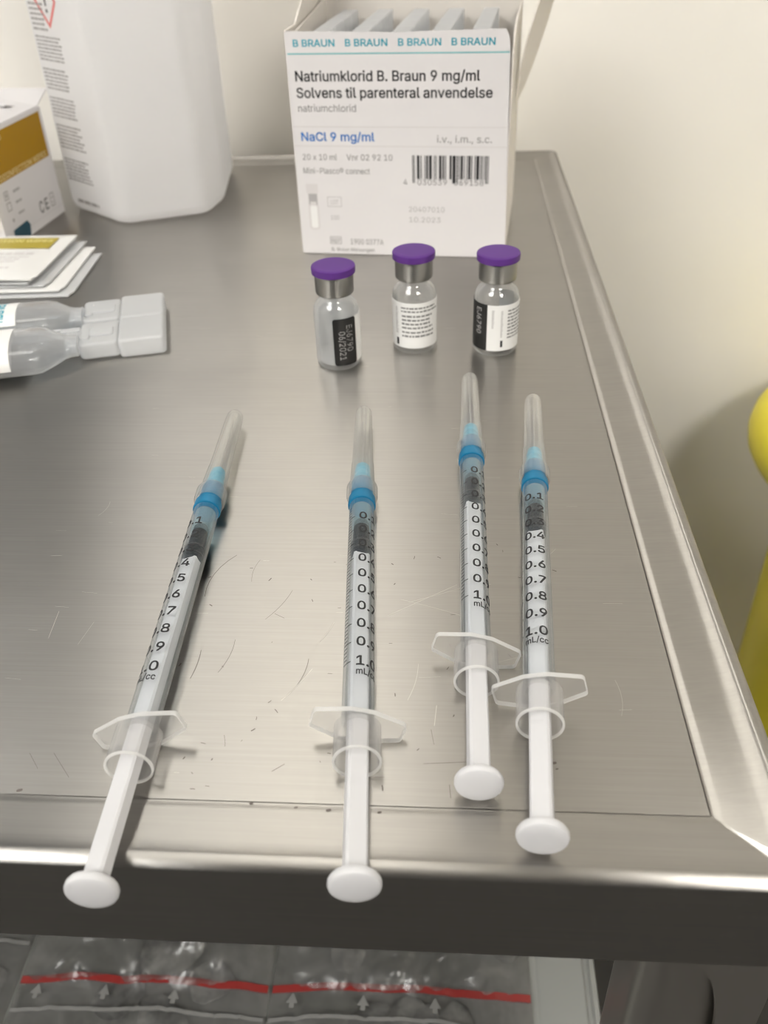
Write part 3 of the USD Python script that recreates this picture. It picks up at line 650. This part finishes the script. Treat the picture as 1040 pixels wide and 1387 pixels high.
loops = [bl(rp * .5, 1.2), bl(rp - 9, 1.0), bl(rp - 7.5, 0.0)] + [bl(rp - 6 * (1 - math.sin(t)), 6 * (1 - math.cos(t))) for t in np.radians([15, 35, 55, 75, 90])]
loops += [bl(rp, z) for z in (60, 120, 180)]
for s in np.linspace(.12, 1, 9): loops.append(bl((rp - 4 * s) * (1 - s ** 2) + 19 * s ** 2, 180 + 34 * math.sin(s * PI / 2)))
loops += [bl(np.full(nb, 19.0), 232), bl(np.full(nb, 15.0), 232)]
part(bottle, 'body', fixn(rings(loops, cap0=True, cap1=True)), M['hdpe'], smooth=40)
part(bottle, 'screw_cap', lathe([(226, 20.5), (250, 21), (252, 20), (252, 4)], n=40), M['white_plastic'])
A = np.array([-208.9, 482.9, 0.]); e = np.array([-170.5, 453.2, 0.]) - A; e /= np.linalg.norm(e); nn = np.array([e[1], -e[0], 0.])
# label face of the rounded body: the plane through the polygon's edge
A2 = np.array([-207.5, 483.5, 0]); e2 = np.array([-170.5, 453.2, 0]) - A2; e2 /= np.linalg.norm(e2); n2 = np.array([e2[1], -e2[0], 0])
off0 = np.array([bc[0], bc[1], 0])
def lab(m, off=.25): return plate(m, A2 - off0 + e2 * 0.0, e2, (0, 0, 1), n2, off)
rg = random.Random(11)
blk = [(4.5, 18.5, 88.5, 101.5, 6), (4.5, 27.5, 75.2, 87.0, 7), (4.5, 27.8, 62.0, 72.5, 6), (4.5, 28.0, 48.8, 59.2, 6), (4.5, 28.6, 33.5, 46.0, 7), (4.5, 28.8, 17.2, 29.2, 7)]
part(bottle, 'printed_text', cat([lab(fine_print(x0, x1, y0, y1, n, rg, .18, .55, (1.4, 4.5), .5)) for x0, x1, y0, y1, n in blk] +
     [lab(fine_print(4.5, 18.5, 104, 170, 22, rg, .3, .55, (1.4, 4.5), .5)), lab(fine_print(9, 30, 5.6, 8.6, 1, rg, .1, .6, (3, 6), 1))]), M['grey_ink'], smooth=False, label='grey lines of small print')
dm = Polygon([(21, 90.2), (30.8, 101.8), (21, 113.4), (11.2, 101.8)])
part(bottle, 'warning_diamond', lab(extrude(dm.difference(dm.buffer(-1.3, join_style=2)), .05)), M['red_ink'], smooth=False, label='red outlined warning diamond')
part(bottle, 'warning_mark', lab(cat([extrude(Point(21, 97.6).buffer(.85), .05), extrude(Polygon([(20.2, 107), (21.8, 107), (21.5, 99.6), (20.5, 99.6)]), .05)])), M['ink'], smooth=False)

# ------------------------------------------------------------------ carton of disinfection wipes
wy = math.degrees(math.atan2(62.7, 5.8)) - 90   # right face runs along local +y
wipes = thing('wipes_carton', 'white and gold open carton of disinfection wipes beside the big bottle', 'box', (-216.3, 417.7, 0), wy)
WW, WD, WH = 108.0, 62.4, 54.0
def wx(pts, x, th_): return yz_panel(pts, x, th_)
rf = part(wipes, 'right_panel', wx([(0, .3), (WD, .3), (WD, WH), (0, WH)], -.7, .7), M['white_card'], smooth=False, label='gold printed side panel')
ff = part(wipes, 'front_panel', bx(-WW, -.7, 0, .7, .3, WH), M['white_card'], smooth=False)
part(wipes, 'back_panel', bx(-WW, -.7, WD - .7, WD, .3, WH), M['white_card'], smooth=False)
part(wipes, 'left_panel', bx(-WW, -WW + .7, .7, WD - .7, .3, WH), M['white_card'], smooth=False)
part(wipes, 'base', bx(-WW, -.7, .7, WD - .7, 0, .7), M['white_card'], smooth=False)
def flap(p0, p1, dir_, ln, th_=.6):
    p0, p1, dir_ = (np.asarray(q, float) for q in (p0, p1, dir_)); dir_ = dir_ / np.linalg.norm(dir_); n = np.cross(p1 - p0, dir_); n = n / np.linalg.norm(n) * th_
    q = [p0, p1, p1 + dir_ * ln - (p1 - p0) * .06, p0 + dir_ * ln + (p1 - p0) * .06]
    return fixn(rings([[a for a in q], [a + n for a in q]], cap0=True, cap1=True))
part(wipes, 'right_flap', flap((-.4, 2, WH), (-.4, WD - 2, WH), (-.75, 0, .18), 26), M['white_card'], smooth=False, label='folded-in side flap')
part(wipes, 'lid', flap((-WW + 1, WD - .4, WH), (-1, WD - .4, WH), (0, 1.0, .12), 26), M['white_card'], smooth=False, label='lid folded open to the back')
part(wipes, 'back_tuck', flap((-6, WD - 1.2, WH - 1), (-40, WD - 1.2, WH - 1), (0, -.9, .25), 18), M['white_card'], smooth=False)
for k in range(7):
    lx, ly = -10 - k * 2.4, 8
    c, s_ = math.cos(rad(wy)), math.sin(rad(wy))
    x_, y_ = -16 - k * 3.4, 6.0
    t = thing('wipe_sachet', f'{["first", "second", "third", "fourth", "fifth", "sixth", "seventh"][k]} white sachet from the gold side panel, upright in the wipes carton', 'sachet', (-216.3 + x_ * c - y_ * s_, 417.7 + x_ * s_ + y_ * c, .8), wy, 'sachets upright in the wipes carton')
    g = bevel_prism(rounded_rect(48, 46, 1.5), 2.6, 1.0); v = np.array(g.vertices)
    part(t, 'packet', fixn(trimesh.Trimesh(np.stack([v[:, 2] - 1.3, v[:, 0] + 25, v[:, 1] + 23.2], 1), g.faces)), M['sachet'])
def wp(m, off=.03): return plate(m, (0, 0, 0), (0, 1, 0), (0, 0, 1), (1, 0, 0), off)
part(rf, 'gold_band', wp(extrude(sbox(0.1, 30.3, 59.5, 52.2), .04)), M['gold'], smooth=False, label='gold printed band')
part(rf, 'band_lettering', wp(text('DISINFECTION WIPES', 2.6, True, .04, 48.5).apply_translation((8.6, 31.0, 0)), .08), M['gold_light'], smooth=False)
part(rf, 'band_letter', wp(text('G', 2.4, True, .04).apply_translation((16.6, 48.2, 0)), .08), M['gold_light'], smooth=False)
part(rf, 'conformity_mark', wp(cat([text('C', 5.6, True, .04, 4.2).apply_translation((37.5, 6.8, 0)), text('E', 5.6, True, .04, 3.6).apply_translation((43.6, 6.8, 0))])), M['mid_ink'], smooth=False, label='CE mark')
ic = [extrude(sbox(a, b, a + 4.2, b + 4.2).difference(sbox(a + .6, b + .6, a + 3.6, b + 3.6)), .04) for a, b in ((8.0, 22.0), (8.2, 16.7))]
ic += [extrude(sbox(9.2, 23.2, 11, 25.0), .04), extrude(Point(10.8, 12.0).buffer(.9), .04), extrude(sbox(50.4, 7.2, 53.6, 12.6).buffer(.8).difference(sbox(50.4, 7.2, 53.6, 12.6).buffer(.1)), .04)]
rgw = random.Random(5)
ic += [fine_print(a, b, c, d_, 1, rgw, .1, .6, (1.5, 3), .4) for a, b, c, d_ in ((17, 24, 23.2, 25.4), (17, 23, 18.0, 20.2), (17, 23, 12.6, 14.8), (51.2, 53, 8, 9.4), (51.2, 53, 10.2, 11.8))]
part(rf, 'small_symbols', wp(cat(ic)), M['grey_ink'], smooth=False)
part(rf, 'fold_line', wp(extrude(sbox(24.4, 4.5, WD - .6, 4.85), .04)), M['pale_line'], smooth=False)
part(rf, 'teal_patch', wp(extrude(Polygon([(8, .8), (8.6, 7.4), (22.4, 7.9), (24.4, 5.6), (22.8, .8)]).buffer(.3), .05)), M['dark_teal'], smooth=False, label='dark teal printed corner')

# ------------------------------------------------------------------ sachets lying in a stack
SA = [(-167.5, 411.5, 62, 52, 3.5, 1.6, -3.0, 'lowest wipe sachet of the stack by the tray edge'), (-171.8, 416.2, 62, 55, 3.0, 1.5, 1.4, 'second sachet from the bottom of the stack'),
      (-177.0, 420.0, 62, 57, 1.0, 1.4, 2.9, 'third sachet from the bottom of the stack'), (-181.5, 419.0, 60, 57, -1.0, 1.4, 4.4, 'fourth sachet from the bottom of the stack'),
      (-181.1, 419.9, 60, 57.1, 0.0, 1.5, 6.2, 'topmost wipe sachet of the stack, with an olive printed band')]
zacc = 0.05
for i, (xr, yt, w, d_, ang, th_, _, lab_) in enumerate(SA):
    t = thing('wipe_sachet', lab_, 'sachet', (xr, yt, zacc), ang, 'wipe sachets stacked on the tray')
    pl = Polygon([(-w, -d_), (-2.5, -d_), (0, -d_ + 2.2), (0, 0), (-w, 0)])
    n = 26; xs, ys = np.linspace(-w, 0, n), np.linspace(-d_, 0, n)
    X, Y = np.meshgrid(xs, ys)
    edge = np.minimum(np.minimum(-X, X + w), np.minimum(-Y, Y + d_))
    puff = th_ * np.clip(edge / 9, 0, 1) ** .6
    nz = meshkit.fbm(np.stack([X * .06 + i * 7, Y * .06, 0 * X], -1), 3, seed=i) - .5
    # clip the near right corner a little
    cut = (X + Y * 0 > -2.5) & (Y < -d_ + 2.4)
    Xc = np.where(cut, X - 1.2, X)
    up = np.stack([Xc, Y, .55 * th_ + .45 * puff + nz * .5 * np.clip(edge / 4, 0, 1)], -1).reshape(-1, 3)
    dn = np.stack([Xc, Y, .25 * th_ - .25 * puff], -1).reshape(-1, 3)
    f = []
    for a in range(n - 1):
        for b in range(n - 1):
            q = a * n + b; f += [[q, q + 1, q + n + 1], [q, q + n + 1, q + n]]
    f = np.array(f); N = n * n; side = []
    bd = list(range(n)) + [a * n + n - 1 for a in range(1, n)] + [(n - 1) * n + b for b in range(n - 2, -1, -1)] + [a * n for a in range(n - 2, 0, -1)]
    for a, b in zip(bd, bd[1:] + bd[:1]): side += [[a, a + N, b + N], [a, b + N, b]]
    part(t, 'packet', fixn(trimesh.Trimesh(np.vstack([up, dn]), np.vstack([f, f[:, ::-1] + N, side]), process=False)), M['sachet'] if i in (1, 4) else M['sachet_side'], smooth=50)
    if i == 4:
        zt = th_ + .32
        part(t, 'olive_band', bx(-w + 6, -6.6, -20.3, -6.2, zt - .25, zt), M['olive'], smooth=False, label='olive printed band')
        part(t, 'band_lettering', text('DISINFECTION WIPES', 3.2, True, .05, 45).apply_translation((-53, -12.0, zt)), M['olive_light'], smooth=False)
        rs = random.Random(2)
        part(t, 'small_print', cat([fine_print(-50, -9, -29, -24.5, 1, rs, .05, .6, (2, 5), .8), fine_print(-50, -11, -38, -30, 3, rs, .2, .45, (2, 6), .6), fine_print(-50, -13, -46, -43, 1, rs, .1, .6, (2, 6), .7)]).apply_translation((0, 0, zt - .12)), M['pale_line'], smooth=False)
    zacc += th_ + .08

# ------------------------------------------------------------------ twin ampoule lying on the tray
def uv(u, v_, z): return np.stack([u * .9659 - v_ * .2588, u * .2588 + v_ * .9659, z], -1)
o_ = uv(np.array(-60.), np.array(345.), np.array(0.))
twin = thing('twin_ampoule', 'pair of joined translucent saline ampoules lying left of the vials', 'ampoule', (float(o_[0]), float(o_[1]), 0), 15.0)
# local frame: x along the axis towards the tabs (u + 60), y across (v - 345)
def body(vc):
    w_ = 1.18 if vc < 0 else 1.0
    prof = [(-150, 11.6 * w_, 6.4), (-40, 11.9 * w_, 6.6), (-14, 11.9 * w_, 6.6), (-9.5, 11.6 * w_, 6.4), (-6, 10.2, 5.6), (-3.4, 8.0, 4.6), (-1.4, 6.4, 3.7), (1.0, 6.0, 3.2), (3.4, 6.0, 3.1)]
    a = np.arange(40) * 2 * PI / 40
    se = lambda q: np.sign(q) * np.abs(q) ** .86
    loops = [np.stack([np.full(40, x), vc + hw * se(np.cos(a)), 6.7 + hh * se(np.sin(a))], 1) for x, hw, hh in prof]
    return fixn(rings(loops, cap0=True, cap1=True))
for vc in (-21.5, 5.6):
    bd_ = part(twin, 'body', body(vc), M['ldpe_body'], label='translucent filled ampoule body')
    a = np.arange(32) * 2 * PI / 32
    lq = fixn(rings([np.stack([np.full(32, x), vc + hw * np.cos(a), 6.0 + np.minimum(hh * np.sin(a), 3.2)], 1) for x, hw, hh in ((-148, 10.2, 5.2), (-14, 10.4, 5.3), (-8, 9.2, 4.6), (-4, 6.0, 3.2), (0, 4, 2))], cap0=True, cap1=True))
    part(bd_, 'saline', lq, M['water'], label='clear saline fill')
    lbv = []
    n = 30
    for x in (-150, -19.2 - (1.2 if vc > 0 else 0)):
        ths = np.linspace(rad(28 if vc < 0 else 50), rad(186 if vc < 0 else 150), n)
        se = lambda q: np.sign(q) * np.abs(q) ** .86
        # angle from +y side over the top to -y side
        lbv.append([(x, vc + (14.2 if vc < 0 else 12.05) * se(np.array(math.cos(t))), 6.7 + 6.78 * se(np.array(math.sin(t)))) for t in ths] + [(x, vc + (14.05 if vc < 0 else 11.9) * se(np.array(math.cos(t))), 6.7 + 6.62 * se(np.array(math.sin(t)))) for t in ths[::-1]])
    lb_ = part(bd_, 'paper_label', fixn(rings(lbv, cap0=True, cap1=True)), M['label_white'], smooth=50, label='white label with blue print')
    g = text('B. Braun', 4.2, True, .04, 17); v = np.array(g.vertices); v[:, 0] -= 8.5
    g2 = text('NaCl', 4.0, True, .04, 9); v2 = np.array(g2.vertices); v2[:, 0] -= 4.5
    def lay(v, x0): # letters run across the body, over its top
        t = PI / 2 + v[:, 0] / 10.5; se = lambda q: np.sign(q) * np.abs(q) ** .86
        return np.stack([x0 - v[:, 1], vc + 12.1 * se(np.cos(t)) * 1.0, 6.7 + (6.84 + v[:, 2]) * se(np.sin(t))], 1)
    sub = lambda v, f: trimesh.remesh.subdivide_to_size(v, f, .8, max_iter=10)
    va, fa = sub(v, g.faces); vb, fb = sub(v2, g2.faces)
    part(lb_, 'blue_print', cat([trimesh.Trimesh(lay(va, -25.0), fa, process=False), trimesh.Trimesh(lay(vb, -33.0), fb, process=False)]), M['teal_ink'], smooth=False)
# side skirt web between the bodies
part(twin, 'web', cat([bx(-150, -4, -7.6, -6.0, 4.0, 7.4), bx(-4, 3.0, -8.6, -5.4, 5.6, 7.0)]), M['ldpe'], smooth=False)
for vc in (-12.0, 10.4):
    nk = part(twin, 'neck', bevel_prism(rounded_rect(8, 12, 1.4), 5.2, 1.2).apply_translation((1.5, vc * .92, 1.4)), M['ldpe'], label='narrow twist-off neck')
    t1 = bevel_prism(rounded_rect(15.0, 20.4, 2.0), 6.4, 1.3).apply_translation((10.6, vc, .6))
    tb = part(twin, 'twist_tab', t1, M['ldpe'], label='inner block of the twist-off tab')
    t2 = bevel_prism(rounded_rect(17.4, 22.3, 1.6), 7.2, 1.2).apply_translation((26.6, vc, .2))
    part(twin, 'tab_end', t2, M['ldpe'], label='wider outer block of the twist-off tab')
    part(tb, 'tab_boss', cat([bevel_prism(rounded_rect(9, 7.5, 1.5), 1.0, .4).apply_translation((11.5, vc, 6.7)), bevel_prism(rounded_rect(3.2, 12, .8), .8, .3).apply_translation((5.6, vc, 6.7))]), M['ldpe'])

# ------------------------------------------------------------------ bags on the lower shelf
def make_bag(x0, x1, yz, y0, y1, seed, label, group=None, tilt=0.0, red=True, z0=SH + 0.6, hh=10.0):
    """A zip bag lying on the shelf, its zip towards the viewer at y = yz; contents bulge behind."""
    t = thing('zip_bag', label, 'bag', ((x0 + x1) / 2, (y0 + y1) / 2, z0), tilt, 'zip bags on the lower shelf')
    w, d_ = (x1 - x0) / 2, (y1 - y0) / 2; n, k = 70, 56
    xs, ys = np.linspace(-w, w, n), np.linspace(-d_, d_, k); X, Y = np.meshgrid(xs, ys)
    edge = np.minimum(np.minimum(X + w, w - X), np.minimum(Y + d_, d_ - Y))
    zy = yz - (y0 + y1) / 2
    prof = np.clip(edge / 26, 0, 1) ** .7 * (0.25 + .75 / (1 + np.exp(-(Y - zy - 3) / 8)))
    P = np.stack([X * .045 + seed * 3.1, Y * .06, 0 * X], -1)
    cr = np.abs(meshkit.fbm(P, 4, seed=seed) - .5) * 2
    cr2 = np.abs(meshkit.fbm(P * 3.1 + 9, 3, seed=seed + 5) - .5) * 2
    band = np.exp(-((Y - zy + 4) / 7) ** 2)
    Zt = 1.2 + hh * prof * (.62 + .8 * cr) + 3.2 * cr2 * np.clip(edge / 10, 0, 1) * (1 - .85 * band) - 2.2 * band * prof
    up = np.stack([X, Y, Zt], -1).reshape(-1, 3); dn = np.stack([X, Y, 0 * X], -1).reshape(-1, 3); f = []
    for a in range(k - 1):
        for b in range(n - 1):
            q = a * n + b; f += [[q, q + 1, q + n + 1], [q, q + n + 1, q + n]]
    f = np.array(f); N = n * k; side = []
    bd = list(range(n)) + [a * n + n - 1 for a in range(1, k)] + [(k - 1) * n + b for b in range(n - 2, -1, -1)] + [a * n for a in range(k - 2, 0, -1)]
    for a, b in zip(bd, bd[1:] + bd[:1]): side += [[a, a + N, b + N], [a, b + N, b]]
    part(t, 'film', trimesh.Trimesh(np.vstack([up, dn]), np.vstack([f, f[:, ::-1] + N, side]), process=False), M['film'], smooth=60, label='clear crumpled plastic film')
    def strip(yc, hw, lift, mat_, nm, x_in=.5, lab_=None):
        loops = []
        for xx in np.linspace(-w + x_in, w - x_in, 60):
            i = int(np.clip((xx + w) / (2 * w) * (n - 1), 0, n - 1)); j = int(np.clip((yc + d_) / (2 * d_) * (k - 1), 0, k - 1))
            wav = .7 * math.sin(xx * .06 + seed) + .4 * math.sin(xx * .15)
            z = Zt[j, i] + lift
            loops.append([(xx, yc - hw + wav, z), (xx, yc + hw + wav, z), (xx, yc + hw + wav, z + .5), (xx, yc - hw + wav, z + .5)])
        part(t, nm, fixn(rings(loops, cap0=True, cap1=True)), mat_, smooth=40, label=lab_)
    if red: strip(zy, 1.6, .3, M['red_zip'], 'red_zip_line', lab_='red zip line')
    strip(zy - 13, .8, .3, M['bag_print'], 'mouth_seam', lab_='pale seam at the bag mouth')
    # things inside: crumpled grey packets
    rc = random.Random(seed + 40); items = []
    for q in range(16):
        ix, iy = rc.uniform(-w + 14, w - 14), rc.uniform(zy - 34, d_ - 12)
        b = trimesh.creation.icosphere(subdivisions=3, radius=1.0); v = np.array(b.vertices)
        v *= 1 + .35 * (meshkit.fbm(v * 1.4 + q * 5 + seed * 11, 3, seed=q)[:, None] - .5) * 2
        v *= [rc.uniform(8, 17), rc.uniform(6, 12), 1.7 if iy > zy + 6 else .8]; an = rc.uniform(0, PI); c, s_ = math.cos(an), math.sin(an)
        v = np.stack([v[:, 0] * c - v[:, 1] * s_ + ix, v[:, 0] * s_ + v[:, 1] * c + iy, v[:, 2] + (2.4 if iy > zy + 6 else 1.1)], 1)
        v[:, 0] = np.clip(v[:, 0], -w + 3, w - 3); v[:, 1] = np.clip(v[:, 1], -d_ + 3, d_ - 3); v[:, 2] = np.maximum(v[:, 2], .4)
        items.append(trimesh.Trimesh(v, b.faces, process=False))
    part(t, 'contents', cat(items), M['stuffing'], smooth=60, label='grey crumpled packets inside')
    tri = []
    for xx in np.arange(-w + 10, w - 8, 31.0):
        j = int((zy - 6 + d_) / (2 * d_) * (k - 1)); i = int((xx + w) / (2 * w) * (n - 1)); z = Zt[j, i] + .8
        tri.append(extrude(Polygon([(xx - 2.6, zy - 7.2), (xx + 2.6, zy - 7.2), (xx, zy - 2.8)]).union(sbox(xx - 1.0, zy - 9.2, xx + 1.0, zy - 7.0)), .15, z))
    for q in tri[:3]: part(t, 'printed_arrow', q, M['bag_print'], smooth=False)
    return t
make_bag(-188.5, -75.6, 186.5, 126, 285, 1, 'left clear zip bag with a red line on the lower shelf')
make_bag(-74.6, 39.0, 187.5, 126, 262, 2, 'right clear zip bag with a red line on the lower shelf')
make_bag(-305, -190, 214, 140, 320, 4, 'clear zip bag on the shelf at the left picture edge')

# ------------------------------------------------------------------ yellow sharps container on the wall
bin_ = thing('sharps_container', 'yellow plastic sharps container fixed to the wall right of the trolley', 'container', (297, 497, -650))
part(bin_, 'tub', lathe([(0, 40), (0, 64), (3, 66), (460, 67), (466, 66), (466, 30)], n=64), M['yellow'], label='yellow tapered tub')
lidp = [(463, 30), (463, 80)] + [(488 + 25 * math.sin(t), 76 + 24 * math.cos(t)) for t in np.radians([-80, -60, -40, -20, 0, 20, 40, 60, 80])] + [(514, 60), (517, 20)]
part(bin_, 'lid', lathe(lidp, n=72), M['yellow'], label='yellow rounded lid')
ld = lathe([(516, 20), (516, 40), (521, 42), (524, 40), (524.5, 34), (524.5, 8)], n=48)
part(bin_, 'lid_cap', ld, M['yellow'], label='round disposal cap on the lid')
part(bin_, 'grip_rib', cat([lathe([(z, 60), (z + .5, 68.6), (z + 4.5, 68.6), (z + 5, 60)], n=64) for z in (436, 446)]), M['yellow'])
part(bin_, 'wall_bracket', cat([bx(-14, 14, 98, 103, 20, 420), bx(-8, 8, 60, 100, 100, 130), bx(-8, 8, 60, 100, 300, 330)]), M['bracket'], smooth=False, label='grey wall bracket')
